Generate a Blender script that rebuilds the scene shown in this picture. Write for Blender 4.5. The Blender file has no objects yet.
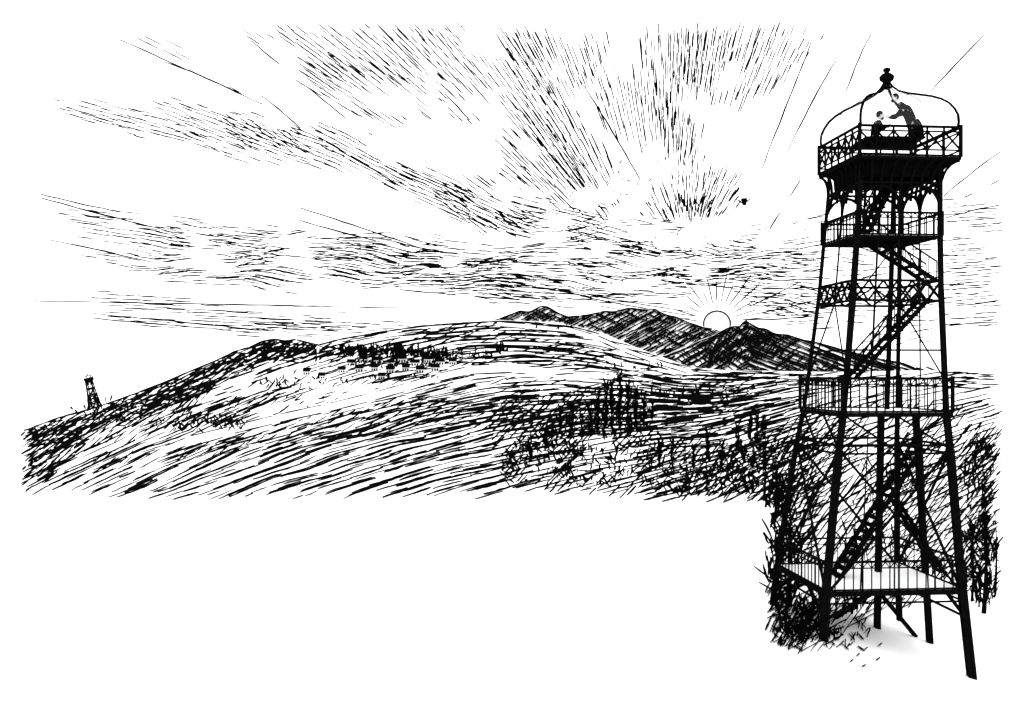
import bpy, math, random
from mathutils import Vector, noise, Matrix
random.seed(7)
F=1024.0; CX=512.0; HY=370.0
sc=bpy.context.scene
# ------------------------------------------------------------ helpers
def kn(K,x):
    if x<=K[0][0]: return K[0][1]
    for (a,b),(c,d) in zip(K,K[1:]):
        if x<=c: return b+(d-b)*(x-a)/(c-a)
    return K[-1][1]
def mat_ink(name,v=0.003,v2=0.012,scale=3.0):
    m=bpy.data.materials.new(name); m.use_nodes=True; nt=m.node_tree; nt.nodes.clear()
    o=nt.nodes.new('ShaderNodeOutputMaterial'); d=nt.nodes.new('ShaderNodeBsdfDiffuse')
    n=nt.nodes.new('ShaderNodeTexNoise'); n.inputs['Scale'].default_value=scale
    r=nt.nodes.new('ShaderNodeValToRGB')
    r.color_ramp.elements[0].color=(v,v,v,1); r.color_ramp.elements[1].color=(v2,v2,v2,1)
    t=nt.nodes.new('ShaderNodeTexCoord')
    nt.links.new(t.outputs['Object'],n.inputs['Vector']); nt.links.new(n.outputs['Fac'],r.inputs['Fac'])
    nt.links.new(r.outputs['Color'],d.inputs['Color']); nt.links.new(d.outputs['BSDF'],o.inputs['Surface'])
    return m
INK=mat_ink('black_ink',.0006,.003); IRON=mat_ink('black_iron',0.0006,0.004,6)
PAPER=mat_ink('white_ground',0.93,0.96,0.02)
WHITE=mat_ink('white_paint',0.85,0.9,2)
def mat_hatch(name):
    m=bpy.data.materials.new(name); m.use_nodes=True; nt=m.node_tree; nt.nodes.clear()
    o=nt.nodes.new('ShaderNodeOutputMaterial'); d=nt.nodes.new('ShaderNodeBsdfDiffuse')
    w=nt.nodes.new('ShaderNodeTexNoise'); w.inputs['Scale'].default_value=9
    r=nt.nodes.new('ShaderNodeValToRGB'); r.color_ramp.elements[0].color=(.002,.002,.002,1); r.color_ramp.elements[1].color=(.5,.5,.5,1)
    r.color_ramp.elements[0].position=.66; r.color_ramp.elements[1].position=.7
    t=nt.nodes.new('ShaderNodeTexCoord')
    nt.links.new(t.outputs['Object'],w.inputs['Vector']); nt.links.new(w.outputs['Fac'],r.inputs['Fac'])
    nt.links.new(r.outputs['Color'],d.inputs['Color']); nt.links.new(d.outputs['BSDF'],o.inputs['Surface'])
    return m
CLOTH=mat_hatch('dark_cloth')
def mkobj(name,v,f,mat,parent=None,smooth=False):
    me=bpy.data.meshes.new(name); me.from_pydata(v,[],f); me.update()
    if smooth:
        for p in me.polygons: p.use_smooth=True
    ob=bpy.data.objects.new(name,me); sc.collection.objects.link(ob); me.materials.append(mat)
    if parent: ob.parent=parent
    return ob
def empty(name,loc=(0,0,0)):
    e=bpy.data.objects.new(name,None); sc.collection.objects.link(e); e.empty_display_size=.5
    return e
# ------------------------------------------------------------ terrain definition
SKY=[(-700,560),(-200,470),(0,437),(25,429),(60,416),(90,408),(120,398),(165,381),(190,370),(215,360),(235,350),(250,346),(262,340),(275,338),(287,340),(295,338),(318,344),(340,338),(380,331),(420,325),(460,322),(500,320),(540,322),(575,326),(605,334),(640,349),(690,367),(720,370),(830,372),(945,370),(1000,374),(1300,376),(1800,376)]
YT=[(-700,350),(25,450),(90,500),(300,900),(500,1300),(1800,1300)]
ZG=[(-700,-7.7),(820,-7.7),(980,-8.95),(1150,-9.3),(1800,-9.3)]
def zg(px): return kn(ZG,px)
def yb(px): return -zg(px)*F/130.
def ter_slope(px,py):
    ps=kn(SKY,px); pb=500.
    s=max(0,(pb-py)/(pb-ps)); s=min(s,1.0)**1.25
    b=yb(px); return b*(kn(YT,px)/b)**s
def terY(px,py):
    if py>=500: return -zg(px)*F/(py-HY)
    return ter_slope(px,py)
def P(px,py,Y): return ((px-CX)/F*Y,Y,(HY-py)/F*Y)
def ter(px,py):
    py=max(py,kn(SKY,px)+.2)
    return P(px,py,terY(px,py)*.995)
R=8000.
def skyp(px,py):
    d=Vector(((px-CX)/F,1,(HY-py)/F)).normalized()*R
    return tuple(d)
class Ridge:
    def __init__(s,K,Y0,Y1,pb=400): s.K=K;s.Y0=Y0;s.Y1=Y1;s.pb=pb
    def Y(s,px,py):
        ps=kn(s.K,px); t=(s.pb-py)/(s.pb-ps); return s.Y0+(s.Y1-s.Y0)*min(1,max(0,t))
    def __call__(s,px,py):
        py=max(py,kn(s.K,px)+.2); return P(px,py,s.Y(px,py)*.996)
    def build(s,name,x0,x1):
        v=[];f=[];cols=int((x1-x0)/3)+1;rows=24
        for i in range(cols):
            px=x0+3*i; ps=kn(s.K,px)
            for j in range(rows+1):
                py=s.pb+(ps-s.pb)*j/rows; v.append(P(px,py,s.Y(px,py)))
            zt=v[-1][2]
            for k,(m,dz) in enumerate(((1.05,.8),(1.2,.3),(1.4,-.3))):
                Y=s.Y1*m; v.append(((px-CX)/F*Y,Y,zt*dz if dz>0 else -25))
        n=rows+4
        for i in range(cols-1):
            for j in range(n-1):
                a=i*n+j; f.append((a,a+n,a+n+1,a+1))
        return mkobj(name,v,f,PAPER,smooth=True)
RA=Ridge([(440,372),(470,326),(496,319),(512,313),(520,310),(530,311),(541,305),(548,306),(558,312),(568,316),(588,314),(604,310),(612,311),(630,307),(645,309),(655,308),(664,313),(676,316),(690,322),(705,327),(735,331),(800,340),(860,356),(940,372)],2000,2500)
RB=Ridge([(600,386),(640,368),(660,357),(676,351),(690,345),(700,340),(712,336),(722,330),(733,325),(739,326),(745,319),(751,323),(758,327),(766,328),(775,333),(788,334),(800,338),(815,341),(840,348),(880,358),(920,365),(960,370),(1000,373),(1100,380)],1450,1750)
v=[];f=[]
xs=list(range(-700,1801,4)); NF=26;NS=90
for px in xs:
    b=yb(px); col=[]
    for j in range(NF):
        Y=1.5*(b/1.5)**(j/NF); col.append(((px-CX)/F*Y,Y,zg(px)))
    ps=kn(SKY,px)
    for j in range(NS+1):
        py=500-(500-ps)*j/NS; col.append(P(px,py,ter_slope(px,py)))
    yt=kn(YT,px); zt=col[-1][2]
    zl=min(-15,zt-6)
    for k,(m,t) in enumerate(((1.04,.05),(1.12,.25),(1.25,.7),(1.4,1.0))):
        Y=yt*m; col.append(((px-CX)/F*Y,Y,zt+(zl-zt)*t))
    for Y in (3000,7500): col.append(((px-CX)/F*Y,Y,min(zl,-15)))
    v+=col; n=len(col)
for i in range(len(xs)-1):
    for j in range(n-1):
        a=i*n+j; f.append((a,a+n,a+n+1,a+1))
mkobj('ground',v,f,PAPER,smooth=True)
RA.build('distant_hills',440,940)
RB.build('hill',600,1100)
# ------------------------------------------------------------ ink strokes
class Ink:
    def __init__(s): s.v=[];s.f=[]
    def ribbon(s,pts,w,proj,taper=True,jit=.25):
        n=len(pts)
        if n<2: return
        base=len(s.v)
        for i,(x,y) in enumerate(pts):
            x0,y0=pts[max(0,i-1)];x1,y1=pts[min(n-1,i+1)]
            dx,dy=x1-x0,y1-y0;l=math.hypot(dx,dy) or 1
            nx,ny=-dy/l,dx/l
            h=w/2*(1+random.uniform(-jit,jit))
            if taper: h*=.6+.4*math.sin(math.pi*min(1,max(0,(i+.3)/(n-.4))))
            s.v.append(proj(x+nx*h,y+ny*h)); s.v.append(proj(x-nx*h,y-ny*h))
            if i: a=base+2*i; s.f.append((a-2,a-1,a+1,a))
    def make(s,name,mat=None,parent=None): return mkobj(name,s.v,s.f,mat or INK,parent)
def inside(poly,x,y):
    c=False;n=len(poly);j=n-1
    for i in range(n):
        xi,yi=poly[i];xj,yj=poly[j]
        if (yi>y)!=(yj>y) and x<(xj-xi)*(y-yi)/(yj-yi)+xi: c=not c
        j=i
    return c
def const(a): return lambda x,y:a
def radial(cx,cy): return lambda x,y: math.degrees(math.atan2(y-cy,x-cx))
def hatch(ink,poly,field,d,w,L,proj,gap=.3,keep=1.,nz=None,excl=None,rag=4,wob=.3,step=6,taper=True):
    cx=sum(p[0] for p in poly)/len(poly);cy=sum(p[1] for p in poly)/len(poly)
    a0=math.radians(field(cx,cy)); ca,sa=math.cos(a0),math.sin(a0)
    us=[(p[0]-cx)*ca+(p[1]-cy)*sa for p in poly];vs=[-(p[0]-cx)*sa+(p[1]-cy)*ca for p in poly]
    vv=min(vs)
    while vv<max(vs):
        u=min(us)-random.random()*L
        while u<max(us):
            l=L*random.uniform(.4,1.35); uc=u+l/2; vj=vv+random.uniform(-.35,.35)*d
            x=cx+uc*ca-vj*sa; y=cy+uc*sa+vj*ca
            u+=l*(1+gap*random.random()*2)
            if random.random()>keep: continue
            if nz:
                q=noise.noise(Vector((x/nz[0],y/nz[1],nz[3] if len(nz)>3 else 1.3)))
                if q<nz[2]: continue
            rx,ry=random.uniform(-rag,rag),random.uniform(-rag,rag)
            if not inside(poly,x+rx,y+ry): continue
            if excl and excl(x,y): continue
            a00=field(x,y)
            def walk(sg):
                px,py=x,y;out=[];dist=0;pa=a00
                while dist<l/2:
                    a=field(px,py)
                    while a-pa>90:a-=180
                    while a-pa<-90:a+=180
                    pa=a;ar=math.radians(a); st=min(step,max(1.5,l/5))
                    px+=sg*math.cos(ar)*st;py+=sg*math.sin(ar)*st;dist+=st
                    if not inside(poly,px+rx,py+ry): break
                    if excl and excl(px,py): break
                    out.append((px+random.uniform(-wob,wob)*.6,py+random.uniform(-wob,wob)))
                return out
            pts=walk(-1)[::-1]+[(x,y)]+walk(1)
            ink.ribbon(pts,w*random.uniform(.75,1.3),proj,taper)
        vv+=d*random.uniform(.75,1.25)
def line(ink,a,b,w,proj,wob=.35,broken=0,bend=0,step=9):
    L=math.hypot(b[0]-a[0],b[1]-a[1]);n=max(3,int(L/step));pts=[]
    nx,ny=-(b[1]-a[1])/L,(b[0]-a[0])/L
    for i in range(n+1):
        t=i/n;o=bend*math.sin(math.pi*t)+random.uniform(-wob,wob)
        if broken and random.random()<broken:
            ink.ribbon(pts,w,proj);pts=[];continue
        pts.append((a[0]+(b[0]-a[0])*t+nx*o,a[1]+(b[1]-a[1])*t+ny*o))
    ink.ribbon(pts,w,proj)
# ---- sky
cl=Ink()
rc=radial(668,305)
PUFF=[(452,142,26),(484,158,18),(420,130,16),(636,170,15),(655,152,11),(622,186,10),(586,200,13),(606,196,10),(690,238,13),(664,242,10),(718,236,11),(560,222,9),(352,186,14),(385,146,14),(330,230,8),(770,240,12),(790,232,10),(600,248,8),(640,232,9),(530,150,9),(250,100,12),(300,250,7),(450,262,7),(520,268,6),(700,272,8),(200,242,7)]
def puff(x,y):
    for a,b_,r in PUFF:
        if (x-a)**2+((y-b_)*1.25)**2<r*r: return True
    return math.hypot(x-717,y-322)<34
S=skyp
def H(poly,field,d,w,L,thr=None,sx=50,sy=40,excl=None):
    hatch(cl,poly,field,d*.74,w*.9,L*.85,S,nz=None if thr is None else (sx,sy,thr-.1),excl=puff,gap=.16,step=4,rag=6)
H([(238,30),(300,27),(430,27),(432,70),(405,128),(350,115),(290,78)],rc,5.6,1.4,24,-.2)
H([(290,50),(400,60),(440,120),(395,125),(330,100)],rc,5,1.4,22,-.05)
H([(425,27),(610,27),(605,75),(560,112),(500,92),(440,108)],rc,5.6,1.4,20,-.1)
H([(505,28),(552,28),(556,95),(512,90)],rc,5,1.4,16)
H([(640,27),(832,27),(790,75),(745,112),(690,98),(630,110)],rc,5.4,1.4,24,-.15)
H([(670,27),(740,27),(715,90),(670,90)],rc,5.4,1.3,22)
H([(500,92),(560,100),(600,140),(628,200),(600,218),(560,205),(505,160)],rc,4.6,1.6,26,-.3,40,40)
H([(510,100),(545,110),(600,190),(580,200)],rc,4.6,1.5,22,-.1,30,30)
H([(440,110),(505,120),(545,195),(500,180)],rc,5.5,1.3,18,-.1)
H([(590,60),(660,85),(705,120),(700,165),(650,160),(600,125)],rc,5.2,1.4,24,-.2)
H([(650,100),(700,120),(696,160),(664,150)],rc,5,1.4,16,-.15)
H([(636,217),(650,190),(690,160),(742,172),(744,200),(712,222)],radial(688,262),4.6,1.5,15)
H([(655,216),(680,195),(720,195),(715,220)],radial(688,262),3.8,1.6,10)
H([(630,222),(700,212),(750,222),(700,230)],const(4),4,1.4,16,-.1)
H([(380,160),(430,168),(480,188),(530,214),(528,232),(470,228),(420,206),(385,184)],const(24),4.4,1.6,20,-.3,40,30)
H([(420,190),(470,175),(520,195),(540,228),(480,232)],const(36),5,1.5,18,-.1,30,30)
H([(515,195),(600,208),(655,228),(650,250),(560,243),(490,228)],const(14),4.4,1.5,20,-.25,40,20)
H([(150,98),(220,106),(335,138),(345,165),(250,162),(170,138)],const(20),5.3,1.4,20,-.2,50,25)
H([(210,110),(300,130),(310,155),(240,150)],const(32),4.8,1.4,14,-.1,30,25)
H([(300,120),(380,140),(425,175),(400,190),(330,165)],const(28),5,1.4,24,-.15,50,25)
H([(42,98),(150,110),(200,138),(110,134)],const(15),4.5,1.4,20,-.25,60,20)
H([(120,30),(220,60),(250,98),(160,60)],const(27),9,1.2,30,-.02,50,25)
wav=lambda x,y: 3+8*math.sin(x/45.+y/14.)+5*math.sin(x/13.+y/9)
wav2=lambda x,y: 8*math.sin(x/38.+y/11.)+5*math.sin(x/11.+y/7)
H([(140,222),(300,232),(430,238),(560,246),(700,236),(830,246),(830,322),(775,322),(738,300),(500,300),(330,282),(150,275)],wav,4.3,1.35,26,-.12,60,10)
H([(300,238),(420,244),(570,258),(565,292),(420,290),(320,276)],wav,4.1,1.5,22,-.12,50,10)
H([(380,250),(500,256),(560,270),(520,284),(400,272)],wav2,4.4,1.5,18,-.05,40,9)
H([(560,240),(700,246),(820,256),(800,290),(690,288),(580,282)],wav2,4.1,1.45,20,-.08,45,9)
H([(640,262),(800,268),(790,285),(650,280)],wav,4.4,1.5,16,-.0,40,8)
H([(60,208),(210,222),(310,238),(280,266),(170,250),(70,236)],const(8),4.4,1.35,26,-.12,60,10)
H([(75,250),(240,258),(345,275),(300,292),(160,280)],wav,4,1.4,24,-.15,60,10)
H([(85,290),(300,312),(405,320),(440,330),(200,334),(110,320)],const(3),3.8,1.3,34,-.15,80,8)
H([(255,318),(380,322),(380,334),(230,334)],const(3),4,1.3,28,-.1,60,10)
H([(745,292),(835,286),(835,330),(790,330)],const(-4),4,1.3,22,-.15,40,8)
H([(830,225),(940,225),(940,345),(830,335)],wav2,7,1.2,22,0,40,12)
H([(943,200),(999,200),(999,330),(943,335)],const(-4),4.8,1.4,22,-.15,40,16)
H([(480,284),(620,290),(695,302),(640,309),(560,303),(480,303)],const(4),3.6,1.4,22,-.15,40,8)
H([(520,212),(660,225),(740,238),(640,246),(540,236)],wav2,4.2,1.4,16,-.2,30,12)
H([(740,228),(830,215),(830,250),(740,250)],const(-10),5.2,1.3,18,-.12,30,12)
for a,b_,r in PUFF[3:12]:
    for k in range(int(r*.5)):
        t=random.uniform(.1,1.9)*math.pi/1.6+.2; q=random.uniform(1.0,1.3)
        l=random.uniform(.15,.35)
        cl.ribbon([(a+r*q*math.cos(t+l*j/3),b_+r*q*.8*math.sin(t+l*j/3)) for j in range(4)],random.uniform(1.0,1.4),S)
cl.make('clouds')
ra=Ink()
for a,b,br in [((120,40),(262,104),.0),((165,62),(250,98),.1),((300,208),(432,252),0),((298,220),(400,246),.2),((42,198),(182,234),0),((40,194),(120,212),0),((30,236),(150,262),.15),((34,301),(404,308),0),((75,312),(260,330),.1),((90,318),(250,331),.1),
   ((338,150),(400,186),0),((470,82),(500,120),.1),((380,28),(470,120),.1),((985,34),(930,92),0),((1000,152),(944,196),0),((999,205),(946,218),0),((999,180),(946,205),.3),((871,34),(846,92),0),((812,40),(762,168),.05),((836,60),(788,150),.1),
   ((500,28),(560,110),.05),((760,30),(735,100),.15),((400,290),(520,300),.1),((800,180),(745,270),.2),((580,80),(640,180),.1),((250,40),(345,118),.1),((999,300),(946,306),.1),((999,322),(946,326),.1),((262,96),(300,128),0)]:
    line(ra,a,b,1.55,S,broken=br,bend=random.uniform(-1.5,1.5))
for k in range(15):
    a=math.radians(184+k*12.2); r0=19+random.uniform(0,3); r1=random.choice([32,44,58,40])
    line(ra,(717+r0*math.cos(a),322+r0*math.sin(a)),(717+r1*math.cos(a),322+r1*math.sin(a)),1.3,S,wob=.2)
for a,b in [((545,286),(690,312)),((580,296),(694,316)),((745,316),(815,300)),((742,320),(812,316)),((600,306),(690,319)),((740,310),(800,282))]:
    line(ra,a,b,1.3,S,wob=.2,bend=1)
ra.make('sun_rays')
sn=Ink(); sun_e=empty('rising_sun')
pr=lambda x,y: tuple(Vector(skyp(x,y))*.985)
sn.ribbon([(717+13.5*math.cos(t*math.pi/24),324+13*math.sin(t*math.pi/24)) for t in range(49)],1.7,pr,False,.1)
sn.make('sun_outline',parent=sun_e)
vv=[tuple(Vector(skyp(717,324))*.99)]+[tuple(Vector(skyp(717+13*math.cos(t*math.pi/18),324+12.5*math.sin(t*math.pi/18)))*.99) for t in range(36)]
sm=bpy.data.materials.new('sun_white'); sm.use_nodes=True; nt=sm.node_tree; nt.nodes.clear()
o=nt.nodes.new('ShaderNodeOutputMaterial'); e=nt.nodes.new('ShaderNodeEmission'); e.inputs[0].default_value=(1,.99,.97,1); e.inputs[1].default_value=1.1; nt.links.new(e.outputs[0],o.inputs[0])
mkobj('sun_disc',vv,[(0,i+1,(i+1)%36+1) for i in range(36)],sm,sun_e)
b=Ink(); bp=lambda x,y:P(x,y,300)
for k in range(5): line(b,(741+.3*k,199+k*1.3),(747.5-.3*k,199+k*1.3),2.2,bp,wob=.4,step=2)
line(b,(738,200),(742,203),1.6,bp,wob=.2,step=2);line(b,(750,199),(745,203),1.6,bp,wob=.2,step=2)
b.make('bird')
# ---- terrain strokes
TOPF=[(20,-25),(150,-27),(300,-16),(420,-9),(500,-1),(560,6),(620,18),(680,22),(760,6),(1000,2)]
BOTF=[(20,-27),(150,-23),(300,-19),(450,-16),(600,-14),(700,-20),(800,-32),(1000,-28)]
def flow(x,y):
    t=min(1,max(0,(y-335)/150.)); t=t**.8
    return kn(TOPF,x)*(1-t)+kn(BOTF,x)*t+9*noise.noise(Vector((x/45,y/18,0)))
R1=[(140,464),(165,450),(190,440),(235,429),(280,418),(330,407),(375,396),(410,386),(440,377),(470,370),(520,368)]
R2=[(500,324),(530,326.5),(570,330),(598,338),(625,350),(655,361),(692,372)]
def dseg(x,y,a,b):
    dx,dy=b[0]-a[0],b[1]-a[1];t=max(0,min(1,((x-a[0])*dx+(y-a[1])*dy)/(dx*dx+dy*dy)))
    return math.hypot(x-a[0]-t*dx,y-a[1]-t*dy)
F1=[(225,380),(300,366),(350,376),(345,386),(280,392),(200,400)]
F2=[(450,366),(560,368),(660,373),(600,378),(470,375)]
F3=[(340,386),(400,382),(430,378),(400,388),(340,400),(280,412),(250,410)]
def roadex(x,y):
    for a,b in zip(R1,R1[1:]):
        if dseg(x,y,a,b)<4.6: return True
    for a,b in zip(R2,R2[1:]):
        if dseg(x,y,a,b)<2.6: return True
    return False
def exc(x,y):
    if roadex(x,y): return True
    for Fp in (F1,F2,F3):
        if inside(Fp,x,y): return random.random()<.4
    return False
def skytop(x0,x1,off=1,step=10): return [(x,kn(SKY,x)+off) for x in range(x0,x1+1,step)]
g=Ink()
bot=[(1000,500),(765,500),(640,499),(560,492),(505,488),(490,497),(330,495),(200,497),(90,495),(24,492)]
hatch(g,skytop(24,1000)+bot,flow,4.7,1.35,34,ter,excl=exc,nz=(120,40,-.6),gap=.15)
hatch(g,skytop(24,760)+[(760,430),(500,430),(300,440),(150,465),(24,480)],flow,5.4,1.4,26,ter,excl=exc,nz=(80,30,-.3))
hatch(g,skytop(24,760)+[(760,430),(500,430),(300,440),(150,465),(24,480)],lambda x,y:flow(x,y)-16,6,1.35,13,ter,excl=exc,nz=(50,20,-.1,4.))
DL=skytop(24,340)+[(345,352),(300,362),(240,374),(190,398),(130,424),(70,446),(24,470)]
hatch(g,DL,lambda x,y:flow(x,y)-6,3.1,1.8,24,ter,excl=exc)
hatch(g,DL,lambda x,y:flow(x,y)+22,4.6,1.5,14,ter,excl=exc,nz=(40,20,-.2))
hatch(g,skytop(190,335)+[(320,355),(260,362),(190,384)],lambda x,y:-38,2.8,1.8,14,ter)
hatch(g,[(24,432),(70,420),(85,440),(60,470),(24,490)],const(-40),3.1,1.9,20,ter)
hatch(g,[(24,470),(150,440),(330,412),(500,398),(620,400),(600,470),(500,496),(24,494)],flow,7,1.8,64,ter,excl=exc,gap=.15,nz=(150,30,-.4))
hatch(g,[(150,450),(330,415),(500,400),(500,455),(300,470),(120,480)],flow,5.6,1.4,26,ter,excl=exc,nz=(70,20,-.1,2.))
hatch(g,[(140,400),(330,372),(330,400),(200,430),(130,432)],flow,4.1,1.6,22,ter,excl=exc,nz=(40,20,-.25))
hatch(g,[(140,396),(300,372),(300,392),(180,425)],const(-50),5,1.4,12,ter,excl=exc,nz=(30,20,-.1))
hatch(g,skytop(400,640,4)+[(655,366),(560,366),(460,366),(445,345),(395,345)],lambda x,y:kn(TOPF,x)*.8,4.4,1.45,70,ter,excl=roadex,gap=.08)
hatch(g,[(420,384),(640,378),(800,376),(800,400),(760,430),(640,440),(480,420),(400,410)],flow,4.1,1.6,30,ter,excl=exc,nz=(70,30,-.35))
hatch(g,[(480,400),(640,385),(660,440),(640,498),(560,490),(510,484),(490,450)],const(-45),4.6,1.7,15,ter,nz=(30,30,-.15))
hatch(g,[(640,370),(820,372),(820,500),(765,500),(640,498),(630,440)],flow,4.3,1.6,30,ter,gap=.12)
hatch(g,[(690,368),(830,372),(830,380),(690,380)],const(3),3,1.4,26,ter,rag=1)
hatch(g,[(650,400),(700,385),(800,390),(800,430),(660,440)],flow,4.2,1.6,24,ter,nz=(50,20,-.05,3.))
hatch(g,[(650,440),(765,420),(790,500),(660,500)],const(-50),4.4,1.7,15,ter,nz=(30,30,-.2))
LR=[(765,430),(820,400),(999,402),(999,540),(975,590),(930,606),(880,612),(850,630),(820,650),(790,655),(768,640)]
hatch(g,LR,const(-54),4.7,1.4,30,ter,nz=(60,60,-.45))
hatch(g,LR,const(-28),6,1.3,30,ter,nz=(60,60,-.15))
hatch(g,[(765,440),(820,430),(815,640),(768,650)],const(-65),3.7,1.8,20,ter,nz=(50,50,-.3))
hatch(g,[(770,480),(830,470),(825,640),(772,645)],const(-20),6,1.4,14,ter,nz=(30,30,-.1))
hatch(g,[(955,430),(999,420),(999,520),(970,560)],const(-50),4,1.7,22,ter,nz=(50,50,-.3))
hatch(g,[(945,372),(999,375),(999,392),(945,390)],const(2),2.8,1.5,24,ter)
hatch(g,[(945,396),(999,400),(999,420),(945,420)],const(-20),4,1.4,24,ter)
for k in range(60):
    x=random.uniform(775,868);y=random.uniform(624,652)
    if y>648 and x<800: continue
    a=random.uniform(-2.6,-.5); l=random.uniform(4,11)
    line(g,(x,y),(x+l*math.cos(a),y+l*math.sin(a)),random.uniform(1.0,1.8),ter,wob=.6,step=3)
for (x,y) in [(850,662),(856,656),(864,650),(876,660),(862,667),(878,646)]:
    line(g,(x,y),(x+4,y-3),1.5,ter,step=2)
g.ribbon([(x,kn(SKY,x)+1.2) for x in range(24,600,5)],1.7,ter,False,.4)
g.make('grass')
h=Ink()
topA=[(x,kn(RA.K,x)+.5) for x in range(485,735,3)]
hatch(h,topA+[(735,350),(700,366),(640,352),(600,334),(560,323),(500,321)],const(-28),2.5,1.8,14,RA,gap=.1,rag=1)
hatch(h,topA+[(735,350),(640,345),(600,332),(560,322),(500,321)],const(25),3.4,1.5,14,RA,gap=.2,rag=1,nz=(30,10,-.15))
h.ribbon([(x,kn(RA.K,x)+1.2) for x in range(490,715,3)],2.0,RA,False,.5)
h.make('heather')
h=Ink()
topB=[(x,kn(RB.K,x)+.5) for x in range(625,960,3)]
hatch(h,topB+[(960,374),(640,374)],lambda x,y:-30 if x<745 else 22,2.8,1.9,20,RB,gap=.1,rag=1)
hatch(h,[(x,y) for x,y in topB if x<840]+[(840,374),(640,374)],lambda x,y:35 if x<745 else -32,3.4,1.6,14,RB,gap=.2,rag=1,nz=(30,15,-.3))
hatch(h,[(700,340),(745,322),(775,335),(790,360),(700,366)],const(-60),2.8,2,12,RB,rag=2)
h.ribbon([(x,kn(RB.K,x)+1.2) for x in range(650,900,3)],2.0,RB,False,.5)
h.make('heather')
def road(pts,hw,name):
    v=[];f=[]
    m=[]
    for a,b_ in zip(pts,pts[1:]):
        for k in range(6): m.append((a[0]+(b_[0]-a[0])*k/6,a[1]+(b_[1]-a[1])*k/6))
    m.append(pts[-1])
    e=empty(name)
    for i,(x,y) in enumerate(m):
        for s_ in (-1,1):
            q=max(y+s_*hw,kn(SKY,x)+.3); v.append(P(x,q,terY(x,q)*.9935))
        if i: a=2*i; f.append((a-2,a-1,a+1,a))
    mkobj('track',v,f,WHITE,e)
    ed=Ink(); tp=lambda px,py:P(px,max(py,kn(SKY,px)+.2),terY(px,max(py,kn(SKY,px)+.2))*.992)
    for s_ in (-1,1):
        for i in range(0,len(m)-5,6):
            if random.random()<.8: ed.ribbon([(x,y+s_*(hw+.4)) for x,y in m[i:i+6]],1.3,tp,True,.4)
    ed.make('verges',parent=e)
road(R1,3.6,'road'); road(R2,1.9,'road')
# ---- standing vegetation
def stand(x,y):
    Y=terY(x,max(y,kn(SKY,x)+.5))*.988
    return lambda px,py:P(px,py,Y)
bu=Ink()
def clump(cx,cy,rx,ry,n,h0,h1,w=1.9,sp=25):
    for _ in range(n):
        t=random.uniform(0,6.283);r=math.sqrt(random.random())
        x=cx+rx*r*math.cos(t);y=cy+ry*r*math.sin(t)
        a=math.radians(-90+random.gauss(0,sp));l=random.uniform(h0,h1)
        pr=stand(x,y)
        pts=[(x+math.cos(a)*l*k/3+random.uniform(-.8,.8),y+math.sin(a)*l*k/3) for k in range(4)]
        bu.ribbon(pts,w*.92*random.uniform(.7,1.5),pr)
for (x,y,h_) in [(598,432,38),(606,428,44),(612,436,54),(620,430,56),(628,434,52),(636,428,40),(644,426,30),(590,436,28),(582,440,24),(604,440,28),(572,430,26),(652,420,18),(560,428,20),(708,460,28),(722,470,26),(660,470,28),(738,455,30),(545,450,22),(672,462,22),(694,470,24),(530,462,20),(750,440,26),(757,450,34)]:
    p_=stand(x,y); top=y-h_
    bu.ribbon([(x+random.uniform(-.6,.6),y-h_*k/6) for k in range(7)],2.0,p_)
    for k in range(int(h_/1.3)):
        yy=random.uniform(top,y); sx=random.choice((-1,1)); l=random.uniform(2,5)
        bu.ribbon([(x,yy),(x+sx*l*.4,yy-l*.8),(x+sx*l*.6,yy-l*1.4)],random.uniform(1.1,1.9),p_)
clump(617,422,26,18,50,5,14,1.6,18)
clump(540,455,35,22,100,4,10,1.9,45); clump(590,470,40,20,100,4,10,1.8,50)
clump(565,440,30,16,50,4,10,1.7,35); clump(690,480,50,18,130,4,11,1.8,50)
clump(745,470,22,25,90,5,14,2.0,35); clump(640,450,30,25,50,5,12,1.8,35)
clump(515,470,14,18,30,4,10,1.9,40)
clump(345,352,10,4,24,3,7,1.7); clump(470,356,22,5,30,2,6,1.5)
clump(362,354,22,4,70,3,9,1.8,10);clump(400,354,20,4,80,3,10,1.8,10);clump(435,357,18,4,70,3,9,1.8,10)
clump(395,365,50,4,60,2,5,1.6,20);clump(395,378,50,2,30,2,4,1.4,30)
clump(502,352,5,4,14,3,10,2,12); clump(200,425,50,8,60,3,8,1.7,40); clump(300,385,50,6,40,3,6,1.5,35)
clump(110,412,40,12,60,3,7,1.8,45)
clump(640,368,40,2,14,2,6,1.5,20); clump(560,328,30,2,8,2,4,1.4,20)
clump(785,560,18,60,120,8,26,2.0,22); clump(796,620,20,22,90,7,18,2.0,35)
clump(815,634,28,9,60,5,12,1.8,45); clump(885,550,50,26,50,8,20,1.5,20)
clump(880,480,50,30,46,6,16,1.5,25); clump(978,560,18,36,100,8,20,1.8,22)
clump(980,480,16,40,60,6,16,1.7,25);clump(984,595,12,14,40,8,18,1.8,20)
clump(838,607,26,10,40,8,16,1.8,25)
clump(780,500,16,20,50,6,16,2.0,30); clump(700,395,60,8,40,3,8,1.7,30)
bu.make('bushes')
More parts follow.
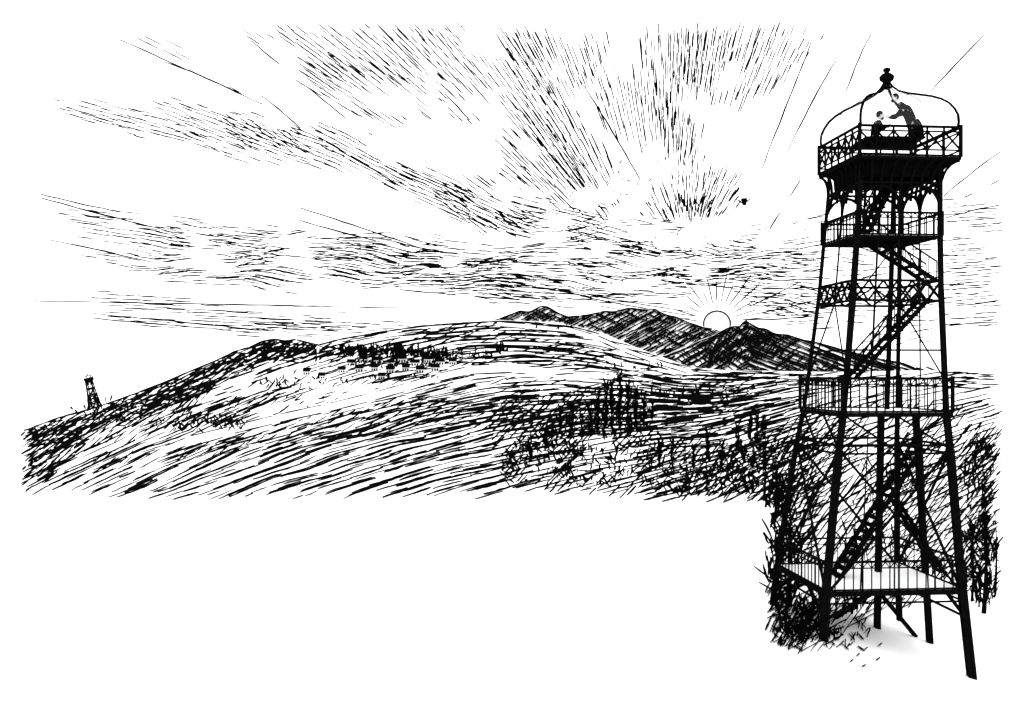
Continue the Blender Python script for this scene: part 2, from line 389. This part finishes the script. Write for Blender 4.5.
def pine(px,py,top,spread,n=160):
    e=empty('pine_tree'); Y=terY(px,py)*.985; X=(px-CX)/F*Y; z0=(HY-py)/F*Y-.05; z1=(HY-top)/F*Y; H_=z1-z0; sp=spread/F*Y
    v=[];f=[]
    rings=8
    for j in range(rings+1):
        t=j/rings;r=max(.004*H_,.02*H_*(1-t))
        for k in range(7):
            a=k*6.283/7;v.append((X+r*math.cos(a)+.02*H_*math.sin(3*t),Y+r*math.sin(a),z0+H_*t))
    for j in range(rings):
        for k in range(7): f.append((j*7+k,j*7+(k+1)%7,(j+1)*7+(k+1)%7,(j+1)*7+k))
    mkobj('trunk',v,f,INK,e)
    v=[];f=[]
    for _ in range(n):
        t=random.uniform(.16,1)**.9; t=round(t*9)/9+random.uniform(-.03,.03); t=min(t,1)
        Rr=sp*(1.05-t)**.75*random.uniform(.5,1.15); a=random.uniform(0,6.283)
        for m in range(5):
            rr=Rr*(m+.6)/5; c=Vector((X+rr*math.cos(a),Y+rr*math.sin(a),z0+H_*t-rr*.35+random.uniform(-.02,.02)*H_))
            s=sp*.14*random.uniform(.6,1.4)
            d1=Vector((random.gauss(0,1),random.gauss(0,1),random.gauss(0,.6))).normalized()*s*1.6
            d2=Vector((random.gauss(0,1),random.gauss(0,1),random.gauss(0,1))).normalized()*s*.5
            b_=len(v);v+=[tuple(c-d1),tuple(c+d2),tuple(c+d1),tuple(c-d2)];f.append((b_,b_+1,b_+2,b_+3))
    mkobj('foliage',v,f,INK,e)
pine(984,612,488,15,90);pine(972,600,525,11,50);pine(995,592,512,9,40)
pine(764,500,416,14,60);pine(775,520,440,11,45);pine(788,600,470,14,50)
pine(752,492,440,10,35);pine(685,492,440,9,30)
def house(px,py,w,hh,tall=0):
    e=empty('church' if tall else 'house');Y=terY(px,py)*.978;k=Y/F;X=(px-CX)*k;z=(HY-py)*k-.5;W=w*k;H_=hh*k;D=W*.8
    v=[(X,Y,z),(X+W,Y,z),(X+W,Y+D,z),(X,Y+D,z),(X,Y,z+H_),(X+W,Y,z+H_),(X+W,Y+D,z+H_),(X,Y+D,z+H_)]
    mkobj('walls',v+[(X+W,Y+D/2,z+H_*1.7),(X,Y+D/2,z+H_*1.7)],[(0,1,5,4),(1,2,6,8,5),(2,3,7,6),(3,0,4,9,7)],WHITE,e)
    o_=W*.06
    mkobj('roof',[(X-o_,Y-o_,z+H_*.9),(X+W+o_,Y-o_,z+H_*.9),(X+W+o_,Y+D/2,z+H_*1.95),(X-o_,Y+D/2,z+H_*1.95),(X+W+o_,Y+D+o_,z+H_*.9),(X-o_,Y+D+o_,z+H_*.9)],[(0,1,2,3),(3,2,4,5)],INK,e)
    v=[];f=[]
    for q in (.06,.4,.72):
        b_=len(v);v+=[(X+W*q,Y-.05,z+H_*.12),(X+W*(q+.21),Y-.05,z+H_*.12),(X+W*(q+.21),Y-.05,z+H_*.72),(X+W*q,Y-.05,z+H_*.72)];f.append((b_,b_+1,b_+2,b_+3))
    mkobj('windows',v,f,INK,e)
    if tall:
        t=3.2*k; x0=X-t*.9; T_=tall*k; y0=Y+D*.2
        mkobj('bell_tower',[(x0,y0,z),(x0+t,y0,z),(x0+t,y0+t,z),(x0,y0+t,z),(x0,y0,z+T_*.55),(x0+t,y0,z+T_*.55),(x0+t,y0+t,z+T_*.55),(x0,y0+t,z+T_*.55)],[(0,1,5,4),(1,2,6,5),(2,3,7,6),(3,0,4,7)],INK,e)
        mkobj('spire',[(x0-.2,y0-.2,z+T_*.55),(x0+t+.2,y0-.2,z+T_*.55),(x0+t+.2,y0+t+.2,z+T_*.55),(x0-.2,y0+t+.2,z+T_*.55),(x0+t/2,y0+t/2,z+T_)],[(0,1,4),(1,2,4),(2,3,4),(3,0,4)],INK,e)
for a in [(347,365,8,3.6),(360,362,7,4),(374,363,8,4,20),(387,365,7,3.6),(398,362,8,4.5,22),(411,365,8,3.6),(424,362,7,4,18),(436,364,8,3.6),(449,364,7,4),(355,371,8,4),(371,370,7,4),(386,372,8,4),(402,370,7,4),(416,372,8,4),(431,370,8,4),(338,372,7,3.6),(303,374,7,4),(318,378,7,3.6),(378,378,7,3.6)]: house(*a)
# ------------------------------------------------------------ tower
PH=math.radians(5);c_,s_=math.cos(PH),math.sin(PH);YC=31.6
def solve(fl,fr):
    a=(fl-CX)/F;b=(fr-CX)/F
    A=(c_-s_)-a*(c_+s_); B=-(c_+s_)-b*(c_-s_)
    h=(b*YC-a*YC)/(A-B); return h,a*YC+A*h
LV=[]
for py,fl,fr in [(677,822,972),(592,826,962),(450,839,950),(410,844,946),(290,854,941),(225,858,940),(180,861,940),(120,862,940)]:
    hh,xc=solve(fl,fr); z=(HY-py)/F*(YC-(c_+s_)*hh); LV.append((z,hh,xc))
def Lv(z): return kn([(a,b) for a,b,_ in LV],z),kn([(a,c) for a,_,c in LV],z)
def zf(py):
    hh=1.6
    for _ in range(5):
        z=(HY-py)/F*(YC-(c_+s_)*hh); hh=Lv(z)[0]
    return z
ZDT=(HY-155)/F*29.9
class M:
    def __init__(s,T): s.v=[];s.f=[];s.T=T
    def beam(s,p,q,w,h=None):
        p=Vector(p);q=Vector(q);d=q-p
        if d.length<1e-5:return
        d.normalize();up=Vector((0,0,1)) if abs(d.z)<.9 else Vector((0,1,0))
        a=d.cross(up).normalized()*(w/2);b=a.cross(d).normalized()*((h or w)/2)
        n=len(s.v)
        for r in (p,q):
            for k in (a+b,b-a,-a-b,a-b): s.v.append(tuple(s.T(r+k)))
        s.f+=[(n,n+1,n+5,n+4),(n+1,n+2,n+6,n+5),(n+2,n+3,n+7,n+6),(n+3,n,n+4,n+7),(n,n+3,n+2,n+1),(n+4,n+5,n+6,n+7)]
    def poly(s,pts,w):
        for a,b in zip(pts,pts[1:]): s.beam(a,b,w)
    def make(s,name,par,mat=None): 
        return mkobj(name,s.v,s.f,mat or IRON,par)
def tower(T,km,full=True):
    par=empty('lookout_tower')
    def C(x,y,z,hs=None,xc=None):
        hh,xx=Lv(z)
        if hs is not None: hh=hs
        if xc is not None: xx=xc
        lx,ly=x*hh,y*hh
        return Vector((xx+lx*c_-ly*s_,YC+lx*s_+ly*c_,z))
    def gz(p): 
        px=CX+p.x/p.y*F; return zg(px)
    corners=[(-1,-1),(1,-1),(1,1),(-1,1)]
    sides=list(zip(corners,corners[1:]+corners[:1]))
    def along(side,t,z,hs=None,xc=None,k=1):
        (a,b),(c,d)=side; return C((a+(c-a)*t)*k,(b+(d-b)*t)*k,z,hs,xc)
    zs=[zf(592),zf(450),zf(412),zf(290),zf(225),zf(182),ZDT]
    m=M(T)
    for (x,y) in corners:
        p0=C(x,y,zf(592)); pf=C(x,y,-8.6); g0=gz(pf)-.05; pf=C(x,y,max(g0,-9.1))
        near=1 if y<0 else .75
        m.beam(pf,p0,.22*km*near); prev=p0
        for z,w in zip(zs[1:],(.2,.17,.14,.13,.12,.11)):
            q=C(x,y,z); m.beam(prev,q,w*km*near);prev=q
    m.make('legs',par)
    def deck(nm,z,hs,xc,th):
        for mt,sfx,k,za,zb in ((IRON,'frame',1.0,-th,0.0),(WHITE,'boards',.965,.004,.02)):
            m=M(T)
            for dz in (za,zb):
                for (x,y) in corners: m.v.append(tuple(T(C(x,y,z+dz,hs*k,xc))))
            m.f=[(0,3,2,1),(4,5,6,7)]+[(i,(i+1)%4,(i+1)%4+4,i+4) for i in range(4)]
            m.make(nm+'_'+sfx,par,mt)
    def rail(name,z,hgt,hs,xc,mode,sp,w=.045):
        m=M(T)
        for si,sd in enumerate(sides):
            for zz,ww in ((0.04,1.2),(hgt,1.6)):
                m.beam(along(sd,0,z+zz,hs,xc),along(sd,1,z+zz,hs,xc),w*ww*km)
            n=max(2,int(2*hs/sp)); 
            if si in (1,2): n=max(2,n//2)
            if mode=='x':
                m.beam(along(sd,0,z+.2,hs,xc),along(sd,1,z+.2,hs,xc),w*km)
                m.beam(along(sd,0,z+hgt-.14,hs,xc),along(sd,1,z+hgt-.14,hs,xc),w*km)
            if mode=='b': m.beam(along(sd,0,z+hgt*.78,hs,xc),along(sd,1,z+hgt*.78,hs,xc),w*.9*km)
            for i in range(n+1):
                t=i/n
                m.beam(along(sd,t,z,hs,xc),along(sd,t,z+hgt,hs,xc),w*(.8 if i%4 and mode=='b' else 1.2)*km)
                if mode=='x' and i<n and si in (0,3):
                    m.beam(along(sd,t,z+.2,hs,xc),along(sd,t+1/n,z+hgt-.14,hs,xc),w*1.1*km)
                    m.beam(along(sd,t+1/n,z+.2,hs,xc),along(sd,t,z+hgt-.14,hs,xc),w*1.1*km)
                if mode=='b' and i<n and si in (0,3) and full:
                    m.beam(along(sd,t,z+hgt*.78,hs,xc),along(sd,t+.5/n,z+hgt*.97,hs,xc),w*.6)
                    m.beam(along(sd,t+.5/n,z+hgt*.97,hs,xc),along(sd,t+1/n,z+hgt*.78,hs,xc),w*.6)
        for (x,y) in corners:
            m.beam(C(x,y,z,hs,xc),C(x,y,z+hgt*1.08,hs,xc),.09*km)
        m.make(name,par)
    hm,xm=solve(843,951); 
    ht,xt=solve(860,960); hl,xl=Lv(zf(592)); h4,x4=Lv(zf(235))
    if full:
        deck('lower_deck',zf(592),hl*1.02,xl,.14); deck('balcony_deck',zf(235),h4*1.04,x4,.06)
    deck('middle_deck',zf(413),hm*1.03,xm,.12)
    deck('upper_deck',ZDT,ht*1.02,xt,.08)
    rail('upper_railing',ZDT,.88,ht*1.01,xt,'x',.46,.042)
    rail('middle_railing',zf(413),1.0,hm*1.02,xm,'b',.24,.04)
    if full:
        rail('lower_railing',zf(592),.85,hl,xl,'b',.26,.036)
        rail('balcony_railing',zf(235),.68,h4*1.03,x4,'b',.22,.038)
    m=M(T); za,zb=zf(300),zf(280)
    for si,sd in enumerate(sides):
        for zz in (za,zb): m.beam(along(sd,0,zz),along(sd,1,zz),.07*km)
        n=6 if si in (0,3) else 3
        for i in range(n):
            m.beam(along(sd,i/n,za),along(sd,(i+1)/n,zb),.05*km);m.beam(along(sd,(i+1)/n,za),along(sd,i/n,zb),.05*km)
    for si,sd in enumerate(sides):
        for zz,w in ((zf(446),.07),(zf(454),.06)): m.beam(along(sd,0,zz),along(sd,1,zz),w*km)
        z1,z2,z3=zf(450),zf(592)-.1,zf(415)
        m.beam(along(sd,0,z1),along(sd,1,z2),.065*km);m.beam(along(sd,1,z1),along(sd,0,z2),.065*km)
        if si in (0,3):
            for q in (0,.5):
                m.beam(along(sd,q,z1),along(sd,q+.5,z3),.055*km);m.beam(along(sd,q+.5,z1),along(sd,q,z3),.055*km)
        m.beam(along(sd,0,zf(620)),along(sd,.33,z2),.08*km);m.beam(along(sd,1,zf(620)),along(sd,.67,z2),.08*km)
        m.beam(along(sd,0,zf(604)),along(sd,1,zf(604)),.05*km)
    m.make('braces',par)
    if full:
        m=M(T)
        for si,sd in enumerate(sides):
            if si==0:
                for t in (.25,.75): m.beam(along(sd,t,zf(380)),along(sd,t,zb),.035)
                for t in (.25,.5,.75): m.beam(along(sd,t,zf(590)),along(sd,t,zf(430)),.035)
                for t in (.25,.75): m.beam(along(sd,t,za),along(sd,t,zf(235)),.035)
                m.beam(along(sd,0,za),along(sd,.5,zf(240)),.033);m.beam(along(sd,1,za),along(sd,.5,zf(240)),.033)
            if si==2:
                for t in (.3,.6): m.beam(along(sd,t,zf(380)),along(sd,t,zf(182)),.055)
            if si in (0,3):
                m.beam(along(sd,.5,za),along(sd,.5,zf(235)),.045)
                m.beam(along(sd,0,zf(380)),along(sd,.5,zf(300)),.038);m.beam(along(sd,1,zf(380)),along(sd,.5,zf(300)),.038)
                m.beam(along(sd,0,zf(350)),along(sd,1,zf(350)),.055)
        for x,y in ((.33,.3),(1.05,.15)):
            p=C(x,y,-8.0); q=C(min(x,.97),y,zf(413)-.1); m.beam((p.x,p.y,gz(p)-.02),q,.18)
        for (xa,xb) in ((.33,.9),(.33,-.3)):
            p=C(xa,.3,-6.9); q=C(xb,.3,-8.6); m.beam(p,(q.x,q.y,gz(q)),.12)
        m.beam(C(.45,.3,zf(412)),C(.45,.3,zf(182)),.12)
        m.make('rods',par)
    m=M(T)
    for sd in sides:
        na=2
        for i in range(na):
            t0,t1=i/na,(i+1)/na; zb_=zf(208);zr=zf(185)-zf(208)
            pts=[]
            for k in range(13):
                a=math.pi*k/12; t=(t0+t1)/2-(t1-t0)/2*math.cos(a); pts.append(along(sd,t,zb_+zr*math.sin(a)))
            m.poly(pts,.075*km)
            m.beam(along(sd,t0,zf(235)),along(sd,t0,zf(182)),.065*km)
            if full:
                for tt in (t0,t1):
                    pts=[along(sd,min(1,max(0,tt+.06*math.cos(b_))),zf(189)+.11*math.sin(b_)) for b_ in [k*math.pi/5 for k in range(11)]]
                    m.poly(pts,.037)
        m.beam(along(sd,0,zf(182)),along(sd,1,zf(182)),.07*km)
    m.make('arches',par)
    m=M(T); z0=zf(190); h0,x0=Lv(z0)
    for sd in sides:
        n=8 if full else 3
        for i in range(n+1):
            t=i/n; pts=[]
            for k in range(7):
                q=k/6; hs=h0+(ht-h0)*(1-math.cos(q*math.pi/2)); xc=x0+(xt-x0)*q; zz=z0+(ZDT-.1-z0)*math.sin(q*math.pi/2)**.8
                pts.append(along(sd,t,zz,hs,xc))
            m.poly(pts,.07*km)
    m.make('brackets',par)
    m=M(T)
    for z,hs in [(zf(176),h0*.97),(ZDT-.1,h0*.99)]:
        for (x,y) in corners: m.v.append(tuple(T(C(x,y,z,hs,xt))))
    for i in range(4): m.f.append((i,(i+1)%4,4+(i+1)%4,4+i))
    m.make('cornice',par,IRON)
    m=M(T); zd=ZDT+.88; prof=[(.97,0),(.985,.2),(.975,.45),(.93,.68),(.86,.9),(.76,1.08),(.62,1.24),(.45,1.37),(.3,1.48),(.17,1.62),(.08,1.82),(.02,2.05)]
    k2=.86
    for (x,y) in corners: m.poly([C(x*r,y*r,zd+z*k2,ht,xt) for r,z in prof],.062*km)
    for (x,y) in ((-.33,-1),(.33,-1),(-1,-.33),(-1,.33)): m.poly([C(x*r,y*r,zd+z*k2,ht,xt) for r,z in prof[4:]],.02)
    m.poly([C(x*.97,y*.97,zd+.02,ht,xt) for x,y in corners+[corners[0]]],.05*km)
    m.make('dome_ribs',par)
    if full:
        gm=bpy.data.materials.new('clear_glass');gm.use_nodes=True;nt=gm.node_tree;nt.nodes.clear()
        o=nt.nodes.new('ShaderNodeOutputMaterial');tr=nt.nodes.new('ShaderNodeBsdfTransparent');gl=nt.nodes.new('ShaderNodeBsdfGlossy');gl.inputs['Roughness'].default_value=.05
        mx=nt.nodes.new('ShaderNodeMixShader');mx.inputs[0].default_value=.02
        nt.links.new(tr.outputs[0],mx.inputs[1]);nt.links.new(gl.outputs[0],mx.inputs[2]);nt.links.new(mx.outputs[0],o.inputs[0])
        m=M(T)
        for r,z in prof:
            for (x,y) in corners: m.v.append(tuple(T(C(x*r*.985,y*r*.985,zd+z*k2,ht,xt))))
        for j in range(len(prof)-1):
            for i in range(4): m.f.append((j*4+i,j*4+(i+1)%4,j*4+4+(i+1)%4,j*4+4+i))
        m.make('dome_glass',par,gm)
    m=M(T);zc=zd+2.0*k2; ctr=Vector((xt,YC,zc))
    pr=[(.05,-.25),(.16,-.2),(.07,-.1),(.12,0),(.21,.08),(.23,.18),(.15,.28),(.06,.33),(.12,.4),(.1,.47),(.0,.52)]
    for r,z in pr:
        for k in range(12): m.v.append(tuple(T(ctr+Vector((r*math.cos(k*math.pi/6),r*math.sin(k*math.pi/6),z*.9)))))
    for j in range(len(pr)-1):
        for k in range(12): m.f.append((j*12+k,j*12+(k+1)%12,(j+1)*12+(k+1)%12,(j+1)*12+k))
    m.make('finial',par)
    m=M(T)
    def flight(a,b,dy0=-.35,dy1=.45,rail_=True,th=.1):
        def U(px,py,Y): return Vector(P(px,py,Y))
        A0,B0=U(a[0],a[1],YC),U(b[0],b[1],YC)
        for d in (dy0,dy1):
            o_=Vector((0,d,0)); m.beam(A0+o_,B0+o_,.05*km,th*1.3*km)
            if rail_:
                r=Vector((0,0,.6)); m.beam(A0+o_+r,B0+o_+r,.045*km)
                n=9
                for i in range(n+1): q=A0+(B0-A0)*i/n+o_; m.beam(q,q+r,.026*km)
        n=max(5,int(abs(B0.z-A0.z)/.22))
        for i in range(n+1):
            q=A0+(B0-A0)*(i/n); m.beam(q+Vector((0,dy0,0)),q+Vector((0,dy1,0)),.26,.045)
    if full:
        flight((833,582),(914,452)); 
        flight((852,378),(924,300)); flight((932,282),(862,236)); flight((866,232),(893,178),rail_=True)
        flight((956,578),(906,500),.9,1.5,rail_=False)
    else: flight((833,582),(912,456),rail_=False);flight((852,376),(922,300),rail_=False)
    m.make('stairs',par)
    if full:
        m=M(T); zp=ZDT+.03
        for (x,y) in corners: m.beam(C(x*.4,y*.4,zp,ht,xt),C(x*.4,y*.4,zp+.68,ht,xt),.07)
        ctr=C(0,0,zp+.71,ht,xt); m.beam(ctr-Vector((.9,0,0)),ctr+Vector((.9,0,0)),1.5,.06)
        m.make('podium',par)
    return par
tower(lambda p:p,1.0,True)
base=Vector((10.8,YC,-7.9)); nb=Vector(P(96,410.5,480)); RM=Matrix.Rotation(math.radians(-16),3,'Y')
tower(lambda p:nb+RM@((Vector(p)-base)*1.03),4.4,False)
# ------------------------------------------------------------ people in the cupola
def skin(name,V,E,Rr,mat,par,sub=1):
    me=bpy.data.meshes.new(name);me.from_pydata(V,E,[]);ob=bpy.data.objects.new(name,me);sc.collection.objects.link(ob);ob.parent=par
    md=ob.modifiers.new('skin','SKIN')
    for i,r in enumerate(Rr): me.skin_vertices[0].data[i].radius=(r,r)
    me.skin_vertices[0].data[0].use_root=True
    sb=ob.modifiers.new('sub','SUBSURF');sb.levels=sub;sb.render_levels=sub
    me.materials.append(mat)
    return ob
def Q(px,py,dy=0): 
    Y=YC; return (px-CX)/F*Y,Y+dy,(HY-py)/F*Y
SK=mat_ink('skin_pale',.55,.65,3)
def ell(name,c,r,mat,par,rot=0):
    v=[];f=[];A,B=16,10
    rm=Matrix.Rotation(rot,3,'Y')
    for j in range(B+1):
        th=math.pi*j/B
        for k in range(A):
            a=2*math.pi*k/A; p=Vector((r[0]*math.sin(th)*math.cos(a),r[1]*math.sin(th)*math.sin(a),r[2]*math.cos(th))); v.append(tuple(Vector(c)+rm@p))
    for j in range(B):
        for k in range(A): f.append((j*A+k,j*A+(k+1)%A,(j+1)*A+(k+1)%A,(j+1)*A+k))
    return mkobj(name,v,f,mat,par,True)
def head(par,hc,fx,tilt):
    hc=Vector(hc)
    ell('head',hc,(.1,.078,.125),SK,par,math.radians(tilt))
    ell('hair',hc+Vector((-.03*fx,0,.035)),(.11,.09,.12),INK,par,math.radians(tilt))
    ell('nose',hc+Vector((.11*fx,0,-.015)),(.028,.014,.02),SK,par)
    ell('beard',hc+Vector((.05*fx,0,-.085)),(.06,.055,.06),INK,par)
    for sg in (-1,1):
        ell('ear',hc+Vector((-.02*fx,.085*sg,-.01)),(.02,.012,.03),SK,par); ell('eye',hc+Vector((.09*fx,.03*sg,.015)),(.012,.013,.012),INK,par)
def hand(par,h0,fx,sg):
    h0=Vector(h0)
    for k in range(4):
        o_=Vector((.01*k*fx,0,.022*(1.5-k)))
        skin('finger',[tuple(h0+o_*.6),tuple(h0+o_+Vector((.06*fx,-sg*.01,0))),tuple(h0+o_+Vector((.085*fx,-sg*.04,-.01)))],[(0,1),(1,2)],[.014,.01,.008],SK,par,1)
    skin('thumb',[tuple(h0),tuple(h0+Vector((.03*fx,-sg*.03,.04))),tuple(h0+Vector((.05*fx,-sg*.05,.045)))],[(0,1),(1,2)],[.014,.011,.009],SK,par,1)
man=empty('man')
V=[Q(914,125),Q(911,118),Q(906,110),Q(901,105),Q(898.5,102.5), Q(904,108.5,-.2),Q(898,117,-.26),Q(889,117,-.12), Q(904,108.5,.2),Q(898,116,.26),Q(889,116,.1),
   Q(914,127,-.11),Q(908,134,-.14),Q(912,144,-.14),Q(907.5,145,-.16), Q(915,127,.11),Q(913,135,.14),Q(918,144,.14),Q(913.5,145,.16)]
E=[(0,1),(1,2),(2,3),(3,4),(2,5),(5,6),(6,7),(2,8),(8,9),(9,10),(0,11),(11,12),(12,13),(13,14),(0,15),(15,16),(16,17),(17,18)]
Rr=[.18,.16,.2,.12,.07,.1,.07,.045,.1,.07,.045,.12,.09,.06,.05,.12,.09,.06,.05]
skin('body',V,E,Rr,CLOTH,man,2)
skin('coat_tails',[Q(912,119),Q(915,125),Q(919,132),Q(921,138)],[(0,1),(1,2),(2,3)],[.18,.21,.18,.1],CLOTH,man,2)
head(man,Q(894.5,98),-1,-25); hand(man,V[7],-1,-1); hand(man,V[10],-1,1)
m2=empty('man')
V=[Q(874,139),Q(875,133),Q(877,126),Q(878.5,122),Q(879,120), Q(877,124,-.19),Q(880,131,-.23),Q(887,126,-.12), Q(877,124,.19),Q(880,131,.23),Q(887,126,.1),
   Q(875,140,-.1),Q(886,139,-.14),Q(886,144.5,-.14),Q(891,145,-.15), Q(875,140,.1),Q(886,139,.14),Q(886,144.5,.14),Q(891,145,.15)]
skin('body',V,E,[r*.92 for r in Rr],CLOTH,m2,2)
head(m2,Q(880.5,115.5),1,15); hand(m2,V[7],1,-1); hand(m2,V[10],1,1)
st=empty('stool');m=M(lambda p:p);s0=Vector(Q(874,143));m.beam(s0+Vector((-.18,0,0)),s0+Vector((.16,0,0)),.36,.05);m.make('seat',st)
m=M(lambda p:p)
for q in ((-.14,-.14),(.12,-.14),(.12,.14),(-.14,.14)): m.beam((s0.x+q[0],s0.y+q[1],s0.z),(s0.x+q[0]*1.2,s0.y+q[1]*1.2,Q(0,145)[2]),.04)
m.make('legs',st)
# ------------------------------------------------------------ world, sun, camera
w=bpy.data.worlds.new('sky');sc.world=w;w.use_nodes=True;nt=w.node_tree;nt.nodes.clear()
o=nt.nodes.new('ShaderNodeOutputWorld');ad=nt.nodes.new('ShaderNodeAddShader')
b1=nt.nodes.new('ShaderNodeBackground');b2=nt.nodes.new('ShaderNodeBackground')
st_=nt.nodes.new('ShaderNodeTexSky');st_.sky_type='NISHITA';st_.sun_disc=False;st_.sun_elevation=math.radians(50);st_.sun_rotation=math.radians(15)
hs=nt.nodes.new('ShaderNodeHueSaturation');hs.inputs['Saturation'].default_value=.05
nt.links.new(st_.outputs[0],hs.inputs['Color']);nt.links.new(hs.outputs[0],b1.inputs['Color']);b1.inputs[1].default_value=.05
b2.inputs[0].default_value=(1,1,1,1);b2.inputs[1].default_value=1.85
nt.links.new(b1.outputs[0],ad.inputs[0]);nt.links.new(b2.outputs[0],ad.inputs[1]);nt.links.new(ad.outputs[0],o.inputs[0])
sl=bpy.data.lights.new('sun','SUN');sl.energy=.5;sl.angle=math.radians(15);sl.color=(1,.98,.95)
so=bpy.data.objects.new('sun',sl);sc.collection.objects.link(so)
el=math.radians(50)
d=Vector((math.sin(math.radians(15))*math.cos(el),math.cos(math.radians(15))*math.cos(el),math.sin(el)))
so.rotation_euler=d.to_track_quat('Z','Y').to_euler()
cam=bpy.data.cameras.new('camera');co=bpy.data.objects.new('camera',cam);sc.collection.objects.link(co)
co.rotation_euler=(math.radians(90),0,0);cam.sensor_width=36;cam.lens=36;cam.shift_y=18.5/1024;cam.clip_start=.1;cam.clip_end=30000
sc.camera=co
sc.view_settings.view_transform='Standard';sc.view_settings.look='None';sc.view_settings.exposure=0
